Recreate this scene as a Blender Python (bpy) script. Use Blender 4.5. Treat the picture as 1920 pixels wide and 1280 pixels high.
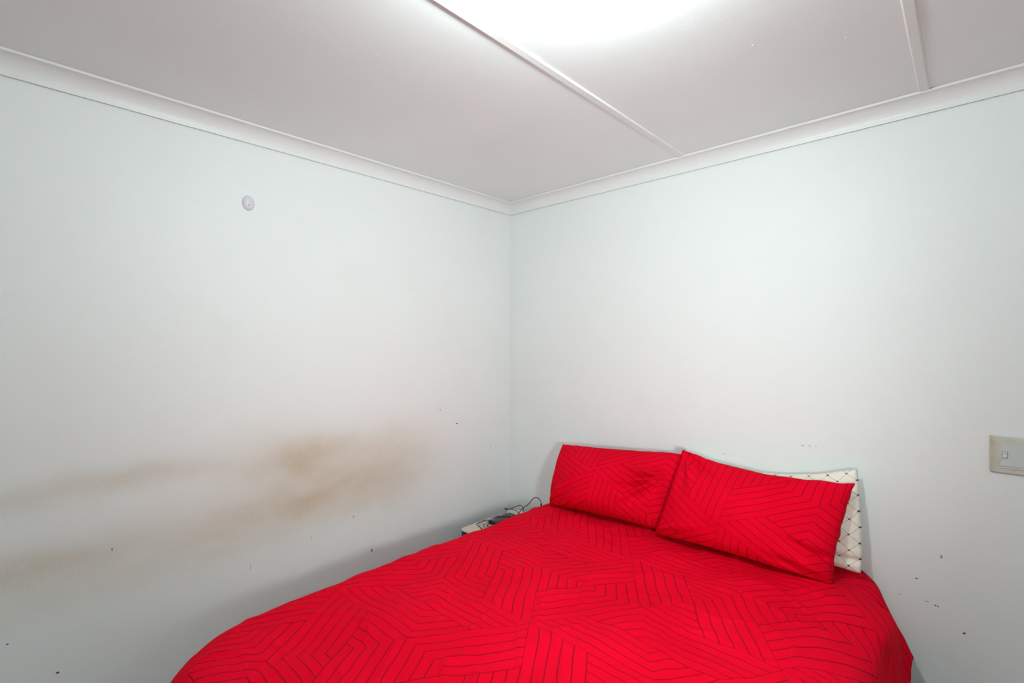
import bpy, bmesh, math
from mathutils import Vector, noise

for o in list(bpy.data.objects):
    bpy.data.objects.remove(o)
scene = bpy.context.scene
COL = scene.collection

# ---------------------------------------------------------------- camera
CAM = Vector((2.164, -2.289, 1.52))
cd = bpy.data.cameras.new('camera')
cd.sensor_width = 36.0
cd.lens = 911.0 / 1920.0 * 36.0
cd.clip_start = 0.02
cam = bpy.data.objects.new('camera', cd)
cam.location = CAM
cam.rotation_euler = (math.radians(90), 0, math.radians(43.2))
COL.objects.link(cam)
scene.camera = cam

# ---------------------------------------------------------------- world and exposure
w = bpy.data.worlds.new('world')
scene.world = w
w.use_nodes = True
w.node_tree.nodes['Background'].inputs[0].default_value = (0.02, 0.02, 0.02, 1)
w.node_tree.nodes['Background'].inputs[1].default_value = 1.0
vs = scene.view_settings
scene.display_settings.display_device = 'sRGB'
vs.view_transform = 'Standard'
vs.look = 'None'
vs.exposure = 0.52
vs.gamma = 1.0
vs.use_curve_mapping = False
scene.cycles.max_bounces = 7
scene.cycles.diffuse_bounces = 4
scene.cycles.use_denoising = True
scene.cycles.use_light_tree = False
scene.cycles.caustics_reflective = False
scene.cycles.caustics_refractive = False
scene.cycles.adaptive_threshold = 0.04
scene.cycles.adaptive_min_samples = 16
scene.cycles.sample_clamp_indirect = 6.0

BULB_POS = (1.61, -1.52, 2.290)
BULB_STRENGTH = 560.0
BULB_COLOR = (0.845, 1.0, 0.985, 1)

# the standing spot lamp behind the camera, turned to the corner of the room
SPOT_POS = Vector((2.32, -1.80, 1.24))
SPOT_AIM = Vector((0.25, -0.10, 1.30))
SPOT_ENERGY = 42.0
SPOT_COLOR = (0.875, 1.0, 0.985)


# ---------------------------------------------------------------- helpers
def link(o, parent=None):
    COL.objects.link(o)
    if parent is not None:
        o.parent = parent
    return o


def tag(o, label=None, cat=None, group=None, kind=None):
    if label: o['label'] = label
    if cat: o['category'] = cat
    if group: o['group'] = group
    if kind: o['kind'] = kind
    return o


def empty(name, loc=(0, 0, 0)):
    o = bpy.data.objects.new(name, None)
    o.location = loc
    o.empty_display_size = 0.1
    return link(o)


def mesh_obj(name, verts, faces, mat, parent=None, smooth=False, uvs=None):
    """vertices in world space; a parent Empty's location is subtracted"""
    if parent is not None:
        q = parent
        off = Vector((0, 0, 0))
        while q is not None:
            off += q.location
            q = q.parent
        verts = [Vector(v) - off for v in verts]
    me = bpy.data.meshes.new(name)
    me.from_pydata([tuple(v) for v in verts], [], faces)
    if uvs is not None:
        lay = me.uv_layers.new(name='UVMap')
        for lp in me.loops:
            lay.data[lp.index].uv = uvs[lp.vertex_index]
    if smooth:
        for p in me.polygons:
            p.use_smooth = True
    if mat is not None:
        me.materials.append(mat)
    me.update()
    return link(bpy.data.objects.new(name, me), parent)


def from_bm(name, bm, mat, parent=None, smooth=False):
    bmesh.ops.recalc_face_normals(bm, faces=bm.faces[:])
    bm.verts.index_update()
    vs_ = [v.co.copy() for v in bm.verts]
    fs = [[v.index for v in f.verts] for f in bm.faces]
    bm.free()
    return mesh_obj(name, vs_, fs, mat, parent, smooth)


def box(name, lo, hi, mat, parent=None, bevel=0.0, seg=2):
    bm = bmesh.new()
    bmesh.ops.create_cube(bm, size=1.0)
    for v in bm.verts:
        v.co = Vector([lo[i] + (v.co[i] + 0.5) * (hi[i] - lo[i]) for i in range(3)])
    if bevel > 0:
        bmesh.ops.bevel(bm, geom=bm.edges[:], offset=bevel, segments=seg, affect='EDGES', profile=0.6)
    return from_bm(name, bm, mat, parent)


def lathe(name, profile, origin, axis, mat, parent=None, n=32, smooth=True):
    """profile: (radius, height) pairs; axis: unit vector the heights run along"""
    ax = Vector(axis).normalized()
    up = Vector((0, 0, 1)) if abs(ax.z) < 0.9 else Vector((1, 0, 0))
    a = ax.cross(up).normalized()
    b = ax.cross(a).normalized()
    o = Vector(origin)
    V, F = [], []
    for r, h in profile:
        for k in range(n):
            t = 2 * math.pi * k / n
            V.append(o + ax * h + (a * math.cos(t) + b * math.sin(t)) * r)
    for i in range(len(profile) - 1):
        for k in range(n):
            F.append([i * n + k, i * n + (k + 1) % n, (i + 1) * n + (k + 1) % n, (i + 1) * n + k])
    F.append(list(range(n))[::-1])
    F.append([(len(profile) - 1) * n + k for k in range(n)])
    bm = bmesh.new()
    bv = [bm.verts.new(v) for v in V]
    for f in F:
        bm.faces.new([bv[i] for i in f])
    bmesh.ops.remove_doubles(bm, verts=bm.verts[:], dist=1e-6)
    return from_bm(name, bm, mat, parent, smooth)


def catmull(pts, per=8):
    P = [Vector(p) for p in pts]
    P = [P[0] * 2 - P[1]] + P + [P[-1] * 2 - P[-2]]
    out = []
    for i in range(1, len(P) - 2):
        p0, p1, p2, p3 = P[i - 1], P[i], P[i + 1], P[i + 2]
        for k in range(per):
            t = k / per
            out.append(0.5 * ((2 * p1) + (p2 - p0) * t + (2 * p0 - 5 * p1 + 4 * p2 - p3) * t * t
                              + (3 * p1 - p0 - 3 * p2 + p3) * t ** 3))
    out.append(P[-2])
    return out


def tube(name, pts, r, mat, parent=None, n=8, spline=True):
    P = catmull(pts) if spline else [Vector(p) for p in pts]
    V, F = [], []
    prev = None
    for i, p in enumerate(P):
        d = (P[min(i + 1, len(P) - 1)] - P[max(i - 1, 0)]).normalized()
        if prev is None:
            a = d.cross(Vector((0.3, 0.2, 1))).normalized()
        else:
            a = (prev - d * prev.dot(d)).normalized()
        prev = a
        b = d.cross(a)
        for k in range(n):
            t = 2 * math.pi * k / n
            V.append(p + (a * math.cos(t) + b * math.sin(t)) * r)
    for i in range(len(P) - 1):
        for k in range(n):
            F.append([i * n + k, i * n + (k + 1) % n, (i + 1) * n + (k + 1) % n, (i + 1) * n + k])
    F.append(list(range(n))[::-1])
    F.append([(len(P) - 1) * n + k for k in range(n)])
    return mesh_obj(name, V, F, mat, parent, True)


def sstep(a, b, x):
    t = min(1.0, max(0.0, (x - a) / (b - a)))
    return t * t * (3 - 2 * t)


# ---------------------------------------------------------------- material helpers
class NT:
    def __init__(self, name):
        self.mat = bpy.data.materials.new(name)
        self.mat.use_nodes = True
        self.t = self.mat.node_tree
        self.bsdf = self.t.nodes['Principled BSDF']

    def node(self, kind, **kw):
        n = self.t.nodes.new(kind)
        for k, v in kw.items():
            setattr(n, k, v)
        return n

    def put(self, sock, v):
        if isinstance(v, bpy.types.NodeSocket):
            self.t.links.new(v, sock)
        else:
            sock.default_value = v

    def m(self, op, a, b=0.0, c=0.0, clamp=False):
        n = self.node('ShaderNodeMath', operation=op, use_clamp=clamp)
        for i, v in enumerate((a, b, c)):
            self.put(n.inputs[i], v)
        return n.outputs[0]

    def sel(self, cond, a, b):
        """cond ? a : b  with cond 0/1"""
        return self.m('ADD', self.m('MULTIPLY', cond, a), self.m('MULTIPLY', self.m('SUBTRACT', 1.0, cond), b))

    def smooth(self, x, lo, hi, olo=0.0, ohi=1.0):
        n = self.node('ShaderNodeMapRange', interpolation_type='SMOOTHSTEP')
        self.put(n.inputs[0], x)
        for i, v in enumerate((lo, hi, olo, ohi)):
            n.inputs[i + 1].default_value = v
        return n.outputs[0]

    def noise(self, vec, scale, detail=3.0, rough=0.5, out=0):
        n = self.node('ShaderNodeTexNoise')
        if vec is not None:
            self.put(n.inputs['Vector'], vec)
        n.inputs['Scale'].default_value = scale
        n.inputs['Detail'].default_value = detail
        n.inputs['Roughness'].default_value = rough
        return n.outputs[out]

    def mix(self, f, a, b):
        n = self.node('ShaderNodeMix', data_type='RGBA')
        self.put(n.inputs['Factor'], f)
        self.put(n.inputs['A'], a)
        self.put(n.inputs['B'], b)
        return n.outputs['Result']

    def sep(self, vec):
        n = self.node('ShaderNodeSeparateXYZ')
        self.put(n.inputs[0], vec)
        return n.outputs

    def comb(self, x, y, z=0.0):
        n = self.node('ShaderNodeCombineXYZ')
        for i, v in enumerate((x, y, z)):
            self.put(n.inputs[i], v)
        return n.outputs[0]

    def pos(self):
        return self.node('ShaderNodeNewGeometry').outputs['Position']

    def bump(self, height, strength=0.3, dist=0.002):
        n = self.node('ShaderNodeBump')
        n.inputs['Strength'].default_value = strength
        n.inputs['Distance'].default_value = dist
        self.put(n.inputs['Height'], height)
        self.put(self.bsdf.inputs['Normal'], n.outputs[0])

    def set(self, **kw):
        for k, v in kw.items():
            self.put(self.bsdf.inputs[k.replace('_', ' ')], v)
        return self


def simple(name, col, rough=0.5, noise_amt=0.06, scale=30, bump=0.0, spec=0.5, metal=0.0):
    n = NT(name)
    f = n.noise(n.pos(), scale, 2)
    dark = tuple(c * (1 - noise_amt) for c in col) + (1,)
    lite = tuple(min(1, c * (1 + noise_amt)) for c in col) + (1,)
    n.set(Base_Color=n.mix(f, dark, lite), Roughness=rough, Specular_IOR_Level=spec, Metallic=metal)
    if bump:
        n.bump(n.noise(n.pos(), scale * 6, 3), bump, 0.001)
    return n.mat


WALL = (0.845, 0.865, 0.862, 1)


def wall_material(name, stained=False):
    n = NT(name)
    p = n.pos()
    grime = n.noise(p, 2.3, 3, 0.6)
    col = n.mix(n.smooth(grime, 0.52, 0.8, 0.0, 0.30), WALL, (0.78, 0.79, 0.775, 1))
    if stained:
        f = n.node('ShaderNodeAttribute', attribute_name='stain').outputs['Fac']
        grain = n.smooth(n.noise(p, 150.0, 1), 0.3, 0.7, 0.86, 1.10)
        col = n.mix(n.m('MULTIPLY', f, grain, clamp=True), col, (0.52, 0.395, 0.225, 1))
    n.set(Base_Color=col, Roughness=0.5, Specular_IOR_Level=0.35)
    n.bump(n.noise(p, 210.0, 2, 0.6), 0.22, 0.002)
    return n.mat


def nz(x, y, sc, seed):
    return noise.noise(Vector((x * sc + seed, y * sc - seed * 0.7, seed * 1.3)))


STAIN = [  # y, z, half width, half height, strength
    (-1.43, 0.975, 0.13, 0.060, 0.36), (-1.28, 1.040, 0.15, 0.045, 0.20),
    (-1.18, 0.900, 0.36, 0.165, 0.38), (-1.08, 0.790, 0.36, 0.095, 0.18), (-0.84, 0.880, 0.20, 0.150, 0.22),
    (-1.38, 0.800, 0.30, 0.060, 0.15), (-1.50, 1.080, 0.20, 0.110, 0.12), (-1.00, 1.030, 0.32, 0.090, 0.12),
    (-1.62, 0.780, 0.36, 0.095, 0.24), (-2.10, 0.815, 0.22, 0.060, 0.20), (-2.42, 0.800, 0.30, 0.065, 0.34),
    (-1.95, 1.035, 0.17, 0.042, 0.21), (-2.35, 1.030, 0.36, 0.050, 0.30), (-1.75, 1.030, 0.16, 0.045, 0.10),
    (-1.55, 0.690, 0.60, 0.090, 0.12), (-2.20, 0.690, 0.40, 0.070, 0.13), (-1.70, 0.900, 0.50, 0.200, 0.09)]


def stain_at(y, z):
    if z > 1.5 or z < 0.3:
        return 0.0
    yw = y + 0.07 * nz(y, z, 4.0, 1.7) + 0.025 * nz(y, z, 11.0, 4.1)
    zw = z + 0.025 * nz(y, z, 4.0, 8.3) + 0.012 * nz(y, z, 11.0, 6.6)
    t = 0.0
    for by, bz, sy, sz, amp in STAIN:
        q = ((yw - by) / sy) ** 2 + ((zw - bz) / sz) ** 2
        if q < 9:
            t += amp * math.exp(-q)
    t *= 1.0 + 0.25 * nz(y, z * 2.2, 5.0, 2.2) + 0.14 * nz(y, z * 2.0, 14.0, 3.3)
    return max(0.0, min(1.0, t))


DK = simple('dark_mark', (0.05, 0.045, 0.04), 0.7)
RD = simple('reddish_mark', (0.13, 0.03, 0.03), 0.7)
GY = simple('grey_mark', (0.40, 0.34, 0.32), 0.7)
PG = simple('pale_grey_mark', (0.60, 0.60, 0.58), 0.7)
TN = simple('tan_mark', (0.42, 0.35, 0.22), 0.7)


def marks(parent, plane, rows):
    """small scuffs and chips on the wall, thin flakes standing 0.6 mm proud"""
    for i, (h, z, rh, rz, mat) in enumerate(rows):
        V = []
        k = 9
        for d in (0.0, 0.0006):
            for q in range(k):
                t = 2 * math.pi * q / k
                f = 1 + 0.45 * nz(math.cos(t), math.sin(t), 1.3, i * 3.7 + 0.5)
                a_, b_ = h + rh * f * math.cos(t), z + rz * f * math.sin(t)
                V.append((d, a_, b_) if plane == 'x' else (a_, -d, b_))
        F = [[q, (q + 1) % k, (q + 1) % k + k, q + k] for q in range(k)] + [[q + k for q in range(k)]]
        mesh_obj('scuff_mark', V, F, mat, parent)


M = {}
M['wall_left'] = wall_material('wall_paint_with_brown_smudge', True)
M['wall_back'] = wall_material('wall_paint')
M['wall'] = simple('plain_wall_paint', (0.84, 0.85, 0.845), 0.6, 0.02, 4)
M['ceiling'] = None
n = NT('satin_ceiling_paint')
p = n.pos()
n.set(Base_Color=n.mix(n.smooth(n.noise(p, 1.7, 4), 0.35, 0.75), (0.835, 0.865, 0.87, 1), (0.805, 0.83, 0.83, 1)),
      Roughness=0.36, Specular_IOR_Level=0.5)
n.bump(n.m('ADD', n.m('MULTIPLY', n.noise(p, 120.0, 1), 0.5), n.m('MULTIPLY', n.noise(p, 12.0, 1), 1.2)), 0.2, 0.002)
M['ceiling'] = n.mat
M['trim'] = simple('white_trim_paint', (0.82, 0.825, 0.82), 0.42, 0.02, 8, 0.06)
M['floor'] = simple('beige_floor_tiles', (0.45, 0.42, 0.38), 0.5, 0.2, 6)


# red cloth with fine dark line print of interlocking bent bands
def red_print(name, su, sv, ou, ov, line=0.052, rough=0.85, turn=False):
    n = NT(name)
    uv = n.node('ShaderNodeUVMap', uv_map='UVMap').outputs[0]
    s = n.sep(uv)
    wob = n.sep(n.noise(uv, 4.5, 1, 0.5, 1))
    px = n.m('ADD', n.m('DIVIDE', n.m('SUBTRACT', s[0], ou), su), n.m('MULTIPLY', n.m('SUBTRACT', wob[0], 0.5), 0.06))
    py = n.m('ADD', n.m('DIVIDE', n.m('SUBTRACT', s[1], ov), sv), n.m('MULTIPLY', n.m('SUBTRACT', wob[1], 0.5), 0.06))
    if turn:      # the pillowcases are cut a quarter turn from the duvet
        px, py = py, n.m('MULTIPLY', px, -1.0)
    R3 = math.sqrt(3.0)

    def wrap(x, period, shift):
        return n.m('SUBTRACT', n.m('FLOORED_MODULO', n.m('ADD', x, shift), period), period / 2)
    ax, ay = wrap(px, 3.0, 1.5), wrap(py, R3, R3 / 2)
    bx, by = wrap(px, 3.0, 0.0), wrap(py, R3, 0.0)
    la = n.m('ADD', n.m('MULTIPLY', ax, ax), n.m('MULTIPLY', ay, ay))
    lb = n.m('ADD', n.m('MULTIPLY', bx, bx), n.m('MULTIPLY', by, by))
    c = n.m('LESS_THAN', la, lb)
    qx, qy = n.sel(c, ax, bx), n.sel(c, ay, by)
    ang = n.m('ARCTAN2', qy, qx)
    sec = n.m('MULTIPLY', n.m('FLOOR', n.m('DIVIDE', ang, math.pi / 3)), math.pi / 3)
    ra = n.m('SUBTRACT', ang, sec)
    rad = n.m('SQRT', n.m('ADD', n.m('MULTIPLY', qx, qx), n.m('MULTIPLY', qy, qy)))
    x0, y0 = n.m('MULTIPLY', rad, n.m('COSINE', ra)), n.m('MULTIPLY', rad, n.m('SINE', ra))
    t = n.m('DIVIDE', y0, R3 / 2)
    ss = n.m('SUBTRACT', x0, n.m('MULTIPLY', t, 0.5))
    lo = n.m('LESS_THAN', t, 0.5)
    g1 = n.m('MINIMUM', t, n.m('SUBTRACT', 1.0, ss))
    g2 = n.m('MINIMUM', ss, n.m('SUBTRACT', 1.0, t))
    g = n.m('MULTIPLY', n.sel(lo, g1, g2), 10.0)
    d = n.m('ABSOLUTE', n.m('SUBTRACT', g, n.m('ROUND', g)))
    # the half line between the two nested halves
    d2 = n.m('MULTIPLY', n.m('ABSOLUTE', n.m('SUBTRACT', t, 0.5)), 10.0)
    d = n.m('MINIMUM', d, d2)
    f = n.smooth(d, line * 0.75, line * 1.35, 1.0, 0.0)
    tone = n.smooth(n.noise(uv, 3.0, 1), 0.3, 0.7)
    red = n.mix(tone, (0.72, 0.0, 0.016, 1), (0.78, 0.0005, 0.020, 1))
    # a few pale lint specks
    vor = n.node('ShaderNodeTexVoronoi')
    n.put(vor.inputs['Vector'], uv)
    vor.inputs['Scale'].default_value = 26.0
    lint = n.m('MULTIPLY', n.m('LESS_THAN', vor.outputs['Distance'], 0.028),
               n.m('GREATER_THAN', n.sep(vor.outputs['Color'])[0], 0.86))
    col = n.mix(n.m('MULTIPLY', f, 0.72), red, (0.22, 0.002, 0.012, 1))
    col = n.mix(n.m('MULTIPLY', lint, 0.5), col, (0.8, 0.5, 0.5, 1))
    n.set(Base_Color=col, Roughness=rough, Specular_IOR_Level=0.05, Sheen_Weight=0.0, Sheen_Roughness=0.5,
          Sheen_Tint=(1.0, 0.55, 0.55, 1))
    n.bump(n.noise(uv, 30.0, 3, 0.65), 0.22, 0.003)
    return n.mat


M['duvet'] = red_print('red_duvet_print', 0.413, 0.3545, 1.186, -1.168)
M['pillow_a'] = red_print('red_pillowcase_print_a', 0.375, 0.375, 0.302, 0.255, turn=True)
M['pillow_b'] = red_print('red_pillowcase_print_b', 0.375, 0.375, 0.290, 0.130, turn=True)

n = NT('cream_diamond_print')
uv = n.node('ShaderNodeUVMap', uv_map='UVMap').outputs[0]
s = n.sep(uv)
wob = n.sep(n.noise(uv, 12.0, 2, 0.5, 1))
a = n.m('ADD', n.m('DIVIDE', s[0], 0.064), n.m('MULTIPLY', wob[0], 0.22))
b = n.m('ADD', n.m('DIVIDE', s[1], 0.064), n.m('MULTIPLY', wob[1], 0.22))
g1, g2 = n.m('ADD', a, b), n.m('SUBTRACT', a, b)
d1 = n.m('ABSOLUTE', n.m('SUBTRACT', g1, n.m('ROUND', g1)))
d2 = n.m('ABSOLUTE', n.m('SUBTRACT', g2, n.m('ROUND', g2)))
ln = n.smooth(n.m('MINIMUM', d1, d2), 0.006, 0.022, 0.75, 0.0)
dot = n.smooth(n.m('MAXIMUM', d1, d2), 0.058, 0.08, 1.0, 0.0)
n.set(Base_Color=n.mix(n.m('MAXIMUM', ln, dot), (0.88, 0.80, 0.70, 1), (0.03, 0.035, 0.03, 1)), Roughness=0.45,
      Specular_IOR_Level=0.4)
n.bump(n.m('ADD', n.m('MULTIPLY', n.m('MINIMUM', d1, d2), 0.8), n.noise(n.comb(n.m('MULTIPLY', s[0], 8.0), n.m('MULTIPLY', s[1], 60.0)), 1.0, 3)), 0.5, 0.004)
M['cream_print'] = n.mat

M['mattress'] = simple('pale_mattress_ticking', (0.72, 0.70, 0.66), 0.8, 0.05, 20)
M['bed_base'] = simple('dark_bed_base_cloth', (0.10, 0.09, 0.09), 0.85, 0.1, 30)
M['leg'] = simple('black_plastic_leg', (0.03, 0.03, 0.03), 0.4)
M['cream'] = simple('cream_box_lid', (0.70, 0.62, 0.50), 0.55, 0.05, 14)
M['navy'] = simple('navy_box_side', (0.020, 0.028, 0.07), 0.5, 0.1, 30)
M['ink'] = simple('dark_blue_black_ink', (0.05, 0.055, 0.08), 0.5, 0.1, 60)
M['black'] = simple('black_plastic', (0.018, 0.018, 0.02), 0.28, 0.1, 60)
M['black_top'] = simple('scuffed_black_plastic', (0.035, 0.036, 0.04), 0.33, 0.25, 40)
M['cable'] = simple('black_cable_rubber', (0.012, 0.012, 0.013), 0.4, 0.1, 60)
M['metal'] = simple('plug_metal', (0.5, 0.5, 0.48), 0.3, 0.05, 40, metal=1.0)
M['knob'] = simple('lilac_white_plastic', (0.72, 0.70, 0.76), 0.4, 0.04, 60)
M['hole'] = simple('dark_screw', (0.10, 0.09, 0.10), 0.5)
n = NT('yellowed_switch_plate')
p = n.pos()
s = n.sep(p)
edge = n.smooth(n.m('ADD', s[0], n.m('MULTIPLY', n.noise(p, 45.0, 4), 0.03)), 2.225, 2.262, 1.0, 0.0)
f = n.m('MULTIPLY', n.smooth(n.noise(p, 38.0, 5, 0.6), 0.3, 0.7, 0.45, 1.0), n.m('ADD', 0.35, n.m('MULTIPLY', edge, 0.65)))
n.set(Base_Color=n.mix(f, (0.66, 0.665, 0.62, 1), (0.47, 0.415, 0.28, 1)), Roughness=0.4)
M['plate'] = n.mat
M['switch'] = simple('grey_white_switch', (0.60, 0.63, 0.62), 0.4, 0.04, 40)
M['rocker'] = simple('white_rocker', (0.74, 0.74, 0.73), 0.3, 0.02, 40)
M['bulb_base'] = simple('white_lamp_holder', (0.75, 0.75, 0.74), 0.4)
n = NT('glowing_bulb_glass')
n.set(Base_Color=(0.9, 0.9, 0.9, 1), Emission_Color=BULB_COLOR, Emission_Strength=BULB_STRENGTH)
M['bulb'] = n.mat

# ---------------------------------------------------------------- setting
CEIL = 2.40
RX, RY = 3.30, -3.30      # the far sides of the room, behind the camera
T = 0.12
NY_, NZ_ = 270, 200
V, F = [], []
for j in range(NZ_ + 1):
    for i in range(NY_ + 1):
        V.append((0.0, RY - T + (0 - RY + T) * i / NY_, -0.1 + (CEIL + 0.18) * j / NZ_))
for j in range(NZ_):
    for i in range(NY_):
        a = j * (NY_ + 1) + i
        F.append([a, a + 1, a + NY_ + 2, a + NY_ + 1])
c00, c10, c01, c11 = 0, NY_, NZ_ * (NY_ + 1), (NZ_ + 1) * (NY_ + 1) - 1
nb = len(V)
V += [(-T, V[c00][1], V[c00][2]), (-T, V[c10][1], V[c10][2]), (-T, V[c01][1], V[c01][2]), (-T, V[c11][1], V[c11][2])]
F += [[nb + 1, nb, nb + 2, nb + 3],
      [nb, nb + 1] + list(range(c10, c00 - 1, -1)), [nb + 3, nb + 2] + list(range(c01, c11 + 1)),
      [nb + 2, nb] + [k * (NY_ + 1) for k in range(NZ_ + 1)], [nb + 1, nb + 3] + [k * (NY_ + 1) + NY_ for k in range(NZ_, -1, -1)]]
wl = mesh_obj('wall_left', V, F, M['wall_left'])
at = wl.data.attributes.new('stain', 'FLOAT', 'POINT')
at.data.foreach_set('value', [stain_at(v[1], v[2]) if v[0] == 0.0 else 0.0 for v in V])
tag(wl, kind='structure', label='white left wall with brown smudge stains')
wb = tag(box('wall_back', (-T, 0, -0.1), (RX + T, T, CEIL + 0.08), M['wall_back']), kind='structure',
         label='white wall behind the pillows')
marks(wl, 'x', [(-0.452, 1.043, 0.008, 0.0035, DK), (-0.574, 1.136, 0.003, 0.0025, DK), (-1.004, 0.482, 0.0035, 0.008, RD),
                (-2.148, 0.441, 0.004, 0.003, DK), (-1.102, 0.675, 0.003, 0.005, GY), (-1.31, 0.63, 0.002, 0.010, PG),
                (-1.565, 0.592, 0.0015, 0.016, PG), (-2.01, 0.80, 0.003, 0.006, TN), (-0.18, 0.86, 0.002, 0.010, TN),
                (-2.262, 0.585, 0.003, 0.002, DK)])
marks(wb, 'y', [(1.665, 1.090, 0.005, 0.002, GY), (1.690, 1.092, 0.004, 0.002, GY), (1.712, 1.094, 0.002, 0.002, GY),
                (1.693, 1.084, 0.002, 0.002, GY), (2.027, 0.661, 0.004, 0.002, DK), (1.979, 0.588, 0.002, 0.002, GY),
                (2.055, 0.588, 0.007, 0.0012, GY), (2.079, 0.583, 0.003, 0.002, DK), (2.086, 0.581, 0.0025, 0.0018, DK),
                (2.153, 0.514, 0.0022, 0.004, RD), (2.157, 0.516, 0.0015, 0.002, RD), (1.35, 1.007, 0.002, 0.002, DK),
                (2.095, 0.76, 0.003, 0.007, TN)])
tag(box('wall_right', (RX, RY - T, -0.1), (RX + T, 0, CEIL + 0.08), M['wall']), kind='structure')
tag(box('wall_front', (0, RY - T, -0.1), (RX, RY, CEIL + 0.08), M['wall']), kind='structure')
tag(box('floor', (0, RY, -0.1), (RX, 0, 0), M['floor']), kind='structure')
ceil = tag(box('ceiling', (0, RY, CEIL + 0.012), (RX, 0, CEIL + 0.08), M['ceiling']), kind='structure',
           label='white ceiling of painted boards with cover strips')
STRIPS = (1.176, 2.051, 2.93)
edges = [0.0] + list(STRIPS) + [RX]
for i in range(4):
    box('ceiling_board', (edges[i] + 0.0015, RY + 0.001, CEIL), (edges[i + 1] - 0.0015, -0.001, CEIL + 0.012), M['ceiling'], ceil)
for x in STRIPS:
    hw = 0.015
    prof = [(-hw, 0.0), (-hw + 0.001, -0.0035), (-hw + 0.004, -0.0055), (hw - 0.004, -0.0055), (hw - 0.001, -0.0035), (hw, 0.0)]
    V, F = [], []
    for y in (RY + 0.07, -0.058):
        V += [(x + a_, y, CEIL + b_) for a_, b_ in prof]
    k = len(prof)
    F = [[i, i + 1, i + 1 + k, i + k] for i in range(k - 1)] + [[k - 1, 0, k, 2 * k - 1], list(range(k))[::-1], [i + k for i in range(k)]]
    mesh_obj('cover_strip', V, F, M['trim'], ceil)


M['fleck'] = simple('white_paint_fleck', (0.86, 0.87, 0.87), 0.6)
for k, (fx, fy, r_) in enumerate(((1.697, -0.746, 0.004), (0.841, -1.486, 0.003), (1.905, -0.60, 0.003), (1.93, -0.52, 0.003), (1.40, -0.60, 0.003), (1.99, -0.62, 0.0025))):
    lathe('paint_fleck', [(r_, 0.0), (r_ * 0.7, r_ * 0.2), (r_ * 0.3, r_ * 0.26)], (fx, fy, CEIL), (0.1, 0.1, -1), M['fleck'], ceil, 7)


# coved cornice, mitred at the corners
def cornice(name, idx, label=None):
    W = 0.064
    prof = [(0.0045, -0.050), (0.0045, -W), (0.0085, -W), (0.0095, -W + 0.004)]
    for k in range(0, 11):
        t = math.radians(90 * k / 10)
        # concave quarter between the two lips
        prof.append((0.0595 - 0.050 * math.cos(t), -0.0595 + 0.050 * math.sin(t)))
    prof += [(W - 0.003, -0.0095), (W, -0.0085), (W, -0.0005), (0.0045, -0.0005)]
    V = []
    for end in (0, 1):
        for o_, d_ in prof:
            z = CEIL + d_
            c = {'left': ((o_, RY + o_), (o_, -o_)), 'back': ((o_, -o_), (RX - o_, -o_)),
                 'right': ((RX - o_, -o_), (RX - o_, RY + o_)), 'front': ((RX - o_, RY + o_), (o_, RY + o_))}[idx][end]
            V.append((c[0], c[1], z))
    k = len(prof)
    F = [[i, (i + 1) % k, (i + 1) % k + k, i + k] for i in range(k)]
    o = mesh_obj(name, V, F, M['trim'])
    return tag(o, kind='structure', label=label)


cornice('trim_1', 'left', 'white coved cornice above the stained left wall')
cornice('trim_2', 'back', 'white coved cornice above the wall behind the bed')
cornice('trim_3', 'right')
cornice('trim_4', 'front')

# ---------------------------------------------------------------- ceiling lamp, just above the frame
lx, ly, lz = BULB_POS
lamp = tag(empty('ceiling_lamp', (lx, ly, CEIL)), 'bare white bulb in a ceiling lamp holder', 'lamp')
lathe('ceiling_rose', [(0.048, 0.0), (0.048, 0.008), (0.040, 0.014), (0.024, 0.017)], (lx, ly, CEIL), (0, 0, -1), M['bulb_base'], lamp)
lathe('lamp_holder', [(0.019, 0.015), (0.021, 0.050), (0.017, 0.062)], (lx, ly, CEIL), (0, 0, -1), M['bulb_base'], lamp)
h0 = CEIL - lz
prof = [(0.013, h0 - 0.050), (0.016, h0 - 0.038)] + \
       [(0.034 * math.cos(math.radians(q)), h0 + 0.034 * math.sin(math.radians(q))) for q in range(-50, 91, 20)]
lathe('bulb', prof, (lx, ly, CEIL), (0, 0, -1), M['bulb'], lamp, 16)

# ---------------------------------------------------------------- standing spot lamp, behind the camera
sp = tag(empty('floor_lamp', (SPOT_POS.x, SPOT_POS.y, 0)), 'slim black standing spot lamp turned towards the corner', 'lamp')
aim = (SPOT_AIM - SPOT_POS).normalized()
lathe('base', [(0.13, 0.0), (0.13, 0.012), (0.02, 0.022)], (SPOT_POS.x + 0.06, SPOT_POS.y - 0.05, 0), (0, 0, 1), M['black'], sp, 28)
lathe('pole', [(0.010, 0.018), (0.010, 1.21)], (SPOT_POS.x + 0.06, SPOT_POS.y - 0.05, 0), (0, 0, 1), M['black'], sp, 12)
lathe('shade', [(0.020, -0.13), (0.045, -0.11), (0.055, 0.0), (0.053, 0.0), (0.043, -0.10), (0.015, -0.12)], SPOT_POS, aim, M['black'], sp, 24)
ld = bpy.data.lights.new('lamp_light', 'SPOT')
ld.energy = SPOT_ENERGY
ld.color = SPOT_COLOR
ld.spot_size = math.radians(104)
ld.spot_blend = 1.0
ld.shadow_soft_size = 0.10
lo_ = bpy.data.objects.new('lamp_light', ld)
link(lo_, sp)
lo_.location = SPOT_POS + aim * 0.01 - sp.location
lo_.rotation_euler = aim.to_track_quat('-Z', 'Y').to_euler()

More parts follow.
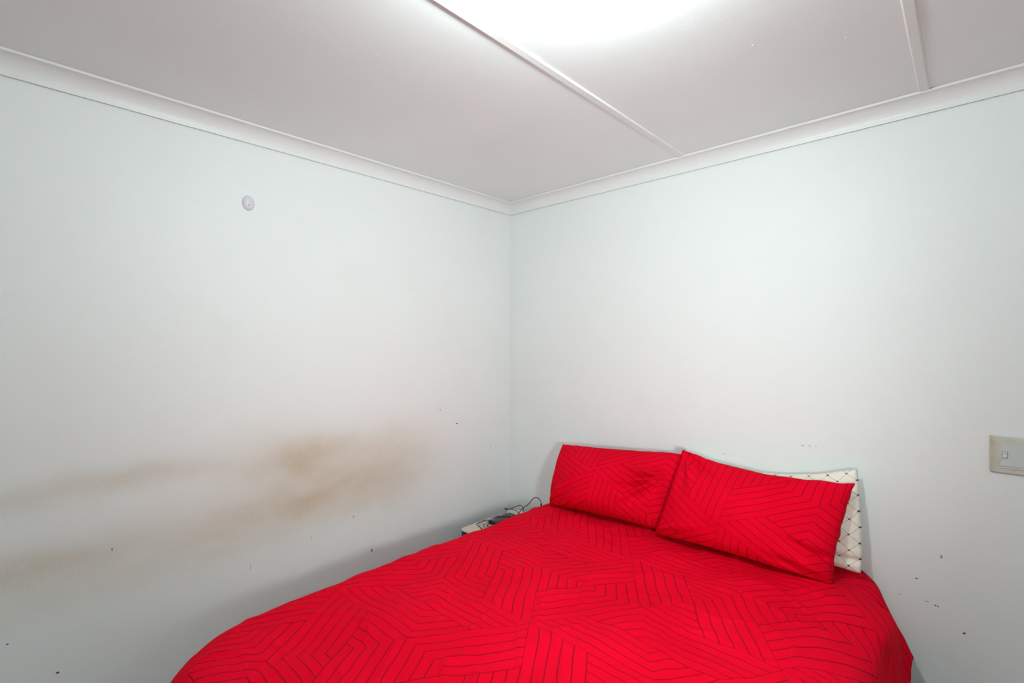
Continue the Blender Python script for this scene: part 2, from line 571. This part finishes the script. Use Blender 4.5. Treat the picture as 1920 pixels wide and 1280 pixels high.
# ---------------------------------------------------------------- bed
bed = tag(empty('bed', (1.18, -0.97, 0)), 'double bed under the red duvet with pillows against the back wall', 'bed')
box('bed_base', (0.56, -1.87, 0.08), (1.80, -0.035, 0.34), M['bed_base'], bed, 0.015)
box('mattress', (0.56, -1.87, 0.34), (1.80, -0.035, 0.615), M['mattress'], bed, 0.05, 4)
for lx_ in (0.66, 1.70):
    for ly_ in (-1.77, -0.14):
        lathe('leg', [(0.022, 0.0), (0.026, 0.08)], (lx_, ly_, 0), (0, 0, 1), M['leg'], bed, 12)

# ---------------------------------------------------------------- duvet
BX0, BX1, BY0, BTOP = 0.548, 1.815, -1.885, 0.652
RC = 0.16


def duvet_point(u, v):
    cx = min(max(u, BX0 + RC), BX1 - RC)
    cy = max(v, BY0 + RC)
    dx, dy = u - cx, v - cy
    L = math.hypot(dx, dy)
    d = L - RC
    # gentle puffs and creases of the filling
    puff = (0.011 * nz(u, v, 2.6, 3.1) + 0.0105 * nz(u, v, 5.5, 7.7) + 0.0042 * nz(u * 1.3, v, 11.0, 1.9))
    crease = 1 - abs(nz(u * 0.7 + v * 0.5, v * 0.8 - u * 0.3, 7.0, 5.2))
    puff += 0.004 * sstep(0.86, 1.0, crease)
    if d <= 0:
        return Vector((u, v, BTOP + puff + 0.006 * sstep(0.1, -0.25, d)))
    nx, ny = dx / L, dy / L
    right = nx > 0.6
    r = 0.105 if right else 0.10
    rw = 0.0
    if right and abs(ny) < 0.3:      # a rounded fold in front of the head end of the side drop
        rw = sstep(-0.170, -0.225, v) * (0.82 + 0.18 * math.cos((v + 0.27) * 11))
    lim = math.radians(64 + 22 * rw if right else 78)
    th = d / r
    if th < lim:
        out, drop = r * math.sin(th), r * (1 - math.cos(th))
    else:
        e = d - r * lim
        out = r * math.sin(lim) + e * math.cos(lim)
        drop = r * (1 - math.cos(lim)) + e * math.sin(lim)
    hang = sstep(0.02, 0.20, d)
    # hanging folds
    s_ = v if abs(nx) > abs(ny) else u
    fold = 0.020 * math.sin(s_ * 13 + 1.3 * math.sin(s_ * 5)) * hang
    if right and abs(ny) < 0.3:
        fold = (0.016 + 0.018 * math.exp(-((v + 0.12) / 0.040) ** 2) - 0.006 * sstep(-0.12, -0.03, v) + 0.058 * rw) * sstep(0.0, 0.13, d) + 0.008 * math.sin((v + 0.3) * 21) * hang * sstep(-0.35, -0.5, v)
    ox = out + fold + puff * 0.6
    return Vector((cx + nx * (RC + ox), cy + ny * (RC + ox), BTOP + puff * max(0.0, 1 - hang) - drop + 0.0))


NU, NV = 260, 300
u0, u1 = BX0 - 0.32, BX1 + 0.300
v0, v1 = BY0 - 0.36, -0.022
V, UV, F = [], [], []
for j in range(NV + 1):
    for i in range(NU + 1):
        v = v0 + (v1 - v0) * j / NV
        # the right hem hangs lower towards the foot
        uu1 = u1 + 0.16 * sstep(-0.13, -0.30, v)
        u = u0 + (uu1 - u0) * i / NU
        P = duvet_point(u, v)
        V.append(P)
        UV.append((u, v))
for j in range(NV):
    for i in range(NU):
        a = j * (NU + 1) + i
        F.append([a, a + 1, a + NU + 2, a + NU + 1])
duv = mesh_obj('duvet', V, F, M['duvet'], None, True, UV)
sm = duv.modifiers.new('thickness', 'SOLIDIFY')
sm.thickness = 0.014
sm.offset = -1.0
tag(duv, 'red duvet with darker zigzag line print spread over the bed', 'duvet')


# ---------------------------------------------------------------- pillows
def pillow(name, TL, TR, BL, BR, tf, tb, w_, h_, mat, label, cat='pillow', group=None, pinch=0.045, top_sag=0.0,
           side_pinch=None, wrinkle=None, seed=0.0, power=0.42, N=90, Mh=64):
    TL, TR, BL, BR = map(Vector, (TL, TR, BL, BR))
    nrm = ((TR - TL) + (BR - BL)).cross((TL - BL) + (TR - BR)).normalized()   # towards the room
    if nrm.y > 0:
        nrm = -nrm
    V, UV, F = [], [], []
    idx = {}

    def base(a, b):
        A, B = 2 * a - 1, 2 * b - 1
        a2 = 0.5 + 0.5 * A * (1 - (pinch * 0.7 if side_pinch is None else side_pinch) * (1 - B * B))
        b2 = 0.5 + 0.5 * B * (1 - pinch * (1 - A * A))
        P = (BL * (1 - a2) + BR * a2) * (1 - b2) + (TL * (1 - a2) + TR * a2) * b2
        P.z -= top_sag * math.sin(math.pi * a) ** 1.0 * b * b
        return P
    for side in (0, 1):
        for j in range(Mh + 1):
            for i in range(N + 1):
                a, b = i / N, j / Mh
                rim = i in (0, N) or j in (0, Mh)
                if rim and side == 1:
                    idx[(1, i, j)] = idx[(0, i, j)]
                    continue
                A, B = 2 * a - 1, 2 * b - 1
                t = (max(0.0, 1 - A * A) * max(0.0, 1 - B * B)) ** power
                # filling settles downwards
                t *= 1.0 + 0.26 * (-B)
                P = base(a, b)
                if rim:
                    P.z += 0.005 * nz(a * w_, b * h_, 20, seed)
                    P.x += 0.006 * nz(a * w_, b * h_, 20, seed + 9)
                    P += nrm * 0.004 * nz(a * w_, b * h_, 14, seed + 4)
                else:
                    th_ = tf if side == 0 else -tb
                    P += nrm * th_ * t
                    if side == 0:
                        e = min(1.0, t * 2.0)
                        P += nrm * e * (0.013 * nz(a * w_, b * h_, 6, seed) + 0.005 * nz(a * w_, b * h_, 15, seed + 2))
                        if wrinkle:
                            P += nrm * wrinkle(a, b)
                P.z = max(P.z, duvet_point(P.x, P.y).z + (0.002 if side == 0 else 0.003))
                P.y = min(P.y, -0.004)
                idx[(side, i, j)] = len(V)
                V.append(P)
                UV.append((a * w_, b * h_))
    for side in (0, 1):
        for j in range(Mh):
            for i in range(N):
                q = [idx[(side, i, j)], idx[(side, i + 1, j)], idx[(side, i + 1, j + 1)], idx[(side, i, j + 1)]]
                F.append(q if side == 0 else q[::-1])
    o = mesh_obj(name, V, F, mat, None, True, UV)
    return tag(o, label, cat, group)


def ridge(a, b, a0, b0, a1, b1, wd, amp):
    """a soft crease from (a0,b0) fading towards (a1,b1)"""
    dx, dy = a1 - a0, (b1 - b0)
    L2 = dx * dx + dy * dy
    t = ((a - a0) * dx + (b - b0) * dy) / L2
    if t < -0.05 or t > 1.05:
        return 0.0
    px, py = a0 + t * dx, b0 + t * dy
    d2 = ((a - px) * 1.55) ** 2 + (b - py) ** 2
    return amp * sstep(-0.05, 0.1, t) * (1 - sstep(0.3, 1.05, t)) * math.exp(-d2 / (wd * wd))


def wr_left(a, b):
    s = 0.0
    # creases fanning out from where the other pillow presses in
    for (a1, b1, am) in ((0.62, 0.70, 0.016), (0.60, 0.52, -0.014), (0.58, 0.42, 0.016), (0.62, 0.28, -0.012),
                         (0.66, 0.16, 0.014), (0.70, 0.05, -0.010), (0.74, 0.84, -0.010)):
        s += ridge(a, b, 0.93, 0.62, a1, b1, 0.030, am * 2.0)
    for (a0, b0, a1, b1, am) in ((0.05, 0.05, 0.24, 0.45, 0.010), (0.10, 0.02, 0.32, 0.40, -0.010), (0.16, 0.0, 0.40, 0.34, 0.010),
                                 (0.03, 0.12, 0.14, 0.60, -0.008)):
        s += ridge(a, b, a0, b0, a1, b1, 0.035, am * 1.6)
    return s


def wr_right(a, b):
    s = 0.0
    for (a0, b0, a1, b1, wd, am) in ((0.02, 0.98, 0.36, 0.70, 0.05, -0.018), (0.02, 0.98, 0.14, 0.35, 0.04, -0.012),
                                     (0.03, 0.96, 0.22, 0.50, 0.035, 0.010), (0.03, 0.08, 0.30, 0.20, 0.04, 0.010),
                                     (0.98, 0.06, 0.70, 0.22, 0.035, 0.012), (0.98, 0.05, 0.62, 0.12, 0.03, -0.012),
                                     (0.97, 0.22, 0.72, 0.34, 0.03, -0.012), (0.97, 0.30, 0.70, 0.42, 0.03, 0.009)):
        s += ridge(a, b, a0, b0, a1, b1, wd, am * 1.4)
    return s


def wr_white(a, b):
    return 0.006 * nz(a * 0.3, b * 2.2, 6, 9.0) * min(1.0, 6 * a * (1 - a)) + ridge(a, b, 1.0, 0.12, 0.7, 0.12, 0.03, -0.016)


pillow('pillow', (1.19, -0.060, 1.012), (1.858, -0.055, 1.038), (1.19, -0.10, 0.662), (1.877, -0.116, 0.668), 0.055, 0.05, 0.70, 0.42,
       M['cream_print'], 'cream pillow with black diamond grid and dots behind the right red pillow', 'pillow',
       'pillows on the bed', 0.03, 0.055, -0.022, wr_white, 11.0, 0.40)
pillow('pillow', (0.515, -0.120, 0.948), (1.225, -0.085, 1.000), (0.555, -0.286, 0.658), (1.150, -0.215, 0.658), 0.125, 0.05, 0.70, 0.45,
       M['pillow_a'], 'red zigzag print pillow nearest the corner, creased by its neighbour', 'pillow',
       'pillows on the bed', 0.04, 0.0, 0.0, wr_left, 2.0)
pillow('pillow', (1.221, -0.155, 1.028), (1.861, -0.130, 1.000), (1.141, -0.270, 0.660), (1.813, -0.264, 0.656), 0.110, 0.045, 0.70, 0.45,
       M['pillow_b'], 'red zigzag print pillow leaning in front of the cream pillow', 'pillow',
       'pillows on the bed', 0.05, 0.022, None, wr_right, 5.0)

# ---------------------------------------------------------------- box beside the bed with small things on it
bx = tag(empty('storage_box', (0.25, -0.30, 0)), 'navy box with cream printed lid between bed and left wall', 'box')


def rounded_prism(name, x0, x1, y0, y1, z0, z1, r, bev, mat, parent):
    bm = bmesh.new()
    ring = []
    for (cx, cy, q0) in ((x1 - r, y1 - r, 0), (x0 + r, y1 - r, 90), (x0 + r, y0 + r, 180), (x1 - r, y0 + r, 270)):
        for k in range(7):
            t = math.radians(q0 + 90 * k / 6)
            ring.append((cx + r * math.cos(t), cy + r * math.sin(t)))
    ccx, ccy = (x0 + x1) / 2, (y0 + y1) / 2
    levels = [(z0, 0.0), (z1 - bev, 0.0), (z1 - bev * 0.3, bev * 0.3), (z1, bev)]
    rows = []
    for z, ins in levels:
        kx, ky = 1 - ins / ((x1 - x0) / 2), 1 - ins / ((y1 - y0) / 2)
        rows.append([bm.verts.new((ccx + (x - ccx) * kx, ccy + (y - ccy) * ky, z)) for x, y in ring])
    nn = len(ring)
    for a_, b_ in zip(rows, rows[1:]):
        for k in range(nn):
            bm.faces.new([a_[k], a_[(k + 1) % nn], b_[(k + 1) % nn], b_[k]])
    bm.faces.new(rows[0][::-1])
    bm.faces.new(rows[-1])
    return from_bm(name, bm, mat, parent)


BT = 0.480
rounded_prism('body', 0.102, 0.385, -0.520, -0.075, 0.0, BT - 0.006, 0.03, 0.002, M['navy'], bx)
lid = rounded_prism('lid', 0.100, 0.387, -0.522, -0.073, BT - 0.006, BT, 0.03, 0.004, M['cream'], bx)
# round emblem and lettering-like marks printed on the lid
bm = bmesh.new()


def flat_ring(bm, c, r0, r1, t0, t1, z, n_=40):
    prev = None
    for k in range(n_ + 1):
        t = math.radians(t0 + (t1 - t0) * k / n_)
        q = [bm.verts.new((c[0] + r * math.cos(t), c[1] + r * math.sin(t), z)) for r in (r0, r1)]
        if prev:
            bm.faces.new([prev[0], prev[1], q[1], q[0]])
        prev = q


EC = (0.222, -0.345)
ZP = BT + 0.0006
flat_ring(bm, EC, 0.098, 0.1005, 0, 360, ZP, 60)
flat_ring(bm, EC, 0.090, 0.0915, 0, 360, ZP, 60)
flat_ring(bm, EC, 0.050, 0.060, 0, 360, ZP, 48)
flat_ring(bm, EC, 0.0435, 0.046, 0, 360, ZP, 48)
flat_ring(bm, EC, 0.030, 0.034, 0, 360, ZP, 40)
for k in range(30):
    t = k * 12 + (3 if k % 3 else 0)
    flat_ring(bm, EC, 0.066, 0.084 if k % 4 else 0.078, t, t + 6.0, ZP, 3)
    if k % 2:
        flat_ring(bm, EC, 0.072, 0.076, t + 6, t + 9, ZP, 2)
y = -0.292
for k, wd in enumerate((0.010, 0.014, 0.008, 0.012, 0.012, 0.009, 0.013, 0.010)):
    for (xa, xb, ya, yb) in ((0.108, 0.126, 0.0, 0.35), (0.108, 0.126, 0.65, 1.0), (0.114, 0.119, 0.35, 0.65)):
        bm.faces.new([bm.verts.new(q) for q in ((xa, y + ya * wd, ZP), (xb, y + ya * wd, ZP), (xb, y + yb * wd, ZP), (xa, y + yb * wd, ZP))])
    y += wd + 0.006
pr = from_bm('printed_emblem', bm, M['ink'], lid)
tag(pr, 'dark round emblem and lettering printed on cream lid')

pb = tag(empty('power_bank', (0.197, -0.275, BT)), 'black slab power bank lying on the cream box lid', 'power bank')
box('casing', (0.166, -0.360, BT + 0.001), (0.230, -0.185, BT + 0.021), M['black'], pb, 0.005, 3)
box('top_panel', (0.171, -0.352, BT + 0.020), (0.225, -0.192, BT + 0.0222), M['black_top'], pb, 0.0008, 1)
box('status_light', (0.180, -0.340, BT + 0.0215), (0.190, -0.336, BT + 0.0227), M['switch'], pb)

c1 = tag(empty('charging_cable', (0.22, -0.14, BT)), 'thicker black cable arching up beside the pillow to a plug', 'cable')
tube('lead', [(0.205, -0.17, BT + 0.003), (0.212, -0.15, 0.500), (0.238, -0.14, 0.533), (0.279, -0.14, 0.564), (0.308, -0.14, 0.598),
              (0.333, -0.14, 0.616), (0.359, -0.14, 0.613), (0.374, -0.14, 0.597), (0.376, -0.14, 0.585)], 0.0023, M['cable'], c1)
lathe('plug', [(0.0020, 0.0), (0.0042, 0.004), (0.0048, 0.010), (0.0048, 0.026)], (0.3758, -0.14, 0.592), (0.02, 0, -1), M['cable'], c1, 12)
box('plug_tip', (0.3715, -0.1425, 0.553), (0.3805, -0.1375, 0.566), M['metal'], c1, 0.0005, 1)

c2 = tag(empty('charging_cable', (0.17, -0.17, BT)), 'thin black cable looped in the air behind the power bank', 'cable')
tube('lead', [(0.130, -0.175, BT + 0.0025), (0.122, -0.170, 0.486), (0.128, -0.166, 0.503), (0.165, -0.163, 0.513), (0.195, -0.162, 0.512),
              (0.221, -0.160, 0.503), (0.232, -0.150, 0.490), (0.225, -0.125, BT + 0.003)], 0.0018, M['cable'], c2)
tube('loop', [(0.142, -0.165, 0.508), (0.170, -0.160, 0.522), (0.205, -0.156, 0.541), (0.226, -0.152, 0.547), (0.240, -0.148, 0.540),
              (0.246, -0.146, 0.524), (0.240, -0.146, 0.512)], 0.0018, M['cable'], c2)
lathe('plug', [(0.0015, 0.0), (0.0036, 0.003), (0.0038, 0.022), (0.002, 0.024)], (0.133, -0.165, 0.508), (-1, -0.15, -0.12), M['cable'], c2, 10)

c3 = tag(empty('charging_cable', (0.15, -0.34, BT)), 'thin black cable bent into a point across the printed box lid', 'cable')
zc = BT + 0.0022
tube('lead', [(0.225, -0.235, BT + 0.0245), (0.200, -0.262, BT + 0.0247), (0.172, -0.285, BT + 0.0245), (0.157, -0.298, BT + 0.015), (0.145, -0.312, zc + 0.002), (0.118, -0.338, zc), (0.118, -0.372, zc),
              (0.122, -0.398, zc), (0.127, -0.413, zc), (0.140, -0.420, zc), (0.170, -0.430, zc), (0.215, -0.445, zc), (0.270, -0.455, zc)], 0.0020, M['cable'], c3)

# ---------------------------------------------------------------- light switch on the back wall
SX0, SX1, SZ0, SZ1 = 2.216, 2.336, 1.086, 1.207
sw = tag(empty('light_switch', (2.276, 0, 1.146)), 'yellowed square light switch plate on the back wall', 'light switch')
box('plate', (SX0, -0.009, SZ0), (SX1, 0.0, SZ1), M['plate'], sw, 0.004, 3)
bm = bmesh.new()
poly = [(2.249, 1.181), (2.312, 1.181), (2.312, 1.108), (2.243, 1.110), (2.241, 1.116), (2.246, 1.130), (2.242, 1.147), (2.241, 1.160), (2.245, 1.170)]
lo = [bm.verts.new((x, -0.0085, z)) for x, z in poly]
hi = [bm.verts.new((x, -0.0125, z)) for x, z in poly]
for i in range(len(poly)):
    k = (i + 1) % len(poly)
    bm.faces.new([lo[i], lo[k], hi[k], hi[i]])
bm.faces.new(hi)
bm.faces.new(lo[::-1])
tag(from_bm('cover_panel', bm, M['switch'], sw), 'light grey painted switch panel with chipped left edge')
box('lower_ledge', (2.243, -0.0125, 1.1035), (2.312, -0.0085, 1.1075), M['rocker'], sw, 0.0012, 2)
box('rocker_recess', (2.2455, -0.0135, 1.137), (2.2585, -0.0115, 1.1575), M['hole'], sw, 0.0008, 1)
rk = box('rocker', (2.2465, -0.0175, 1.138), (2.2575, -0.0125, 1.1565), M['rocker'], sw, 0.0015, 2)
box('indicator_slot', (2.2495, -0.0180, 1.1505), (2.2545, -0.0170, 1.1525), M['hole'], rk)
lathe('screw', [(0.0028, 0.0), (0.0028, 0.0012), (0.0015, 0.0018)], (2.276, -0.0088, 1.0985), (0, -1, 0), M['plate'], sw, 12)
lathe('screw', [(0.0028, 0.0), (0.0028, 0.0012), (0.0015, 0.0018)], (2.276, -0.0088, 1.1945), (0, -1, 0), M['plate'], sw, 12)

# ---------------------------------------------------------------- round knob on the left wall
kn = tag(empty('wall_knob', (0, -1.573, 2.090)), 'small round lilac white domed knob high on the left wall', 'knob')
lathe('dome', [(0.031, 0.0), (0.031, 0.002), (0.029, 0.005), (0.024, 0.0085), (0.017, 0.0108), (0.008, 0.0122), (0.002, 0.0125)],
      (0, -1.573, 2.090), (1, 0, 0), M['knob'], kn, 36)
lathe('screw', [(0.0024, 0.0), (0.0024, 0.0012), (0.001, 0.0016)], (0.0108, -1.576, 2.080), (1, 0, -0.25), M['hole'], kn, 12)
kn.scale = (1.0, 0.77, 1.0)
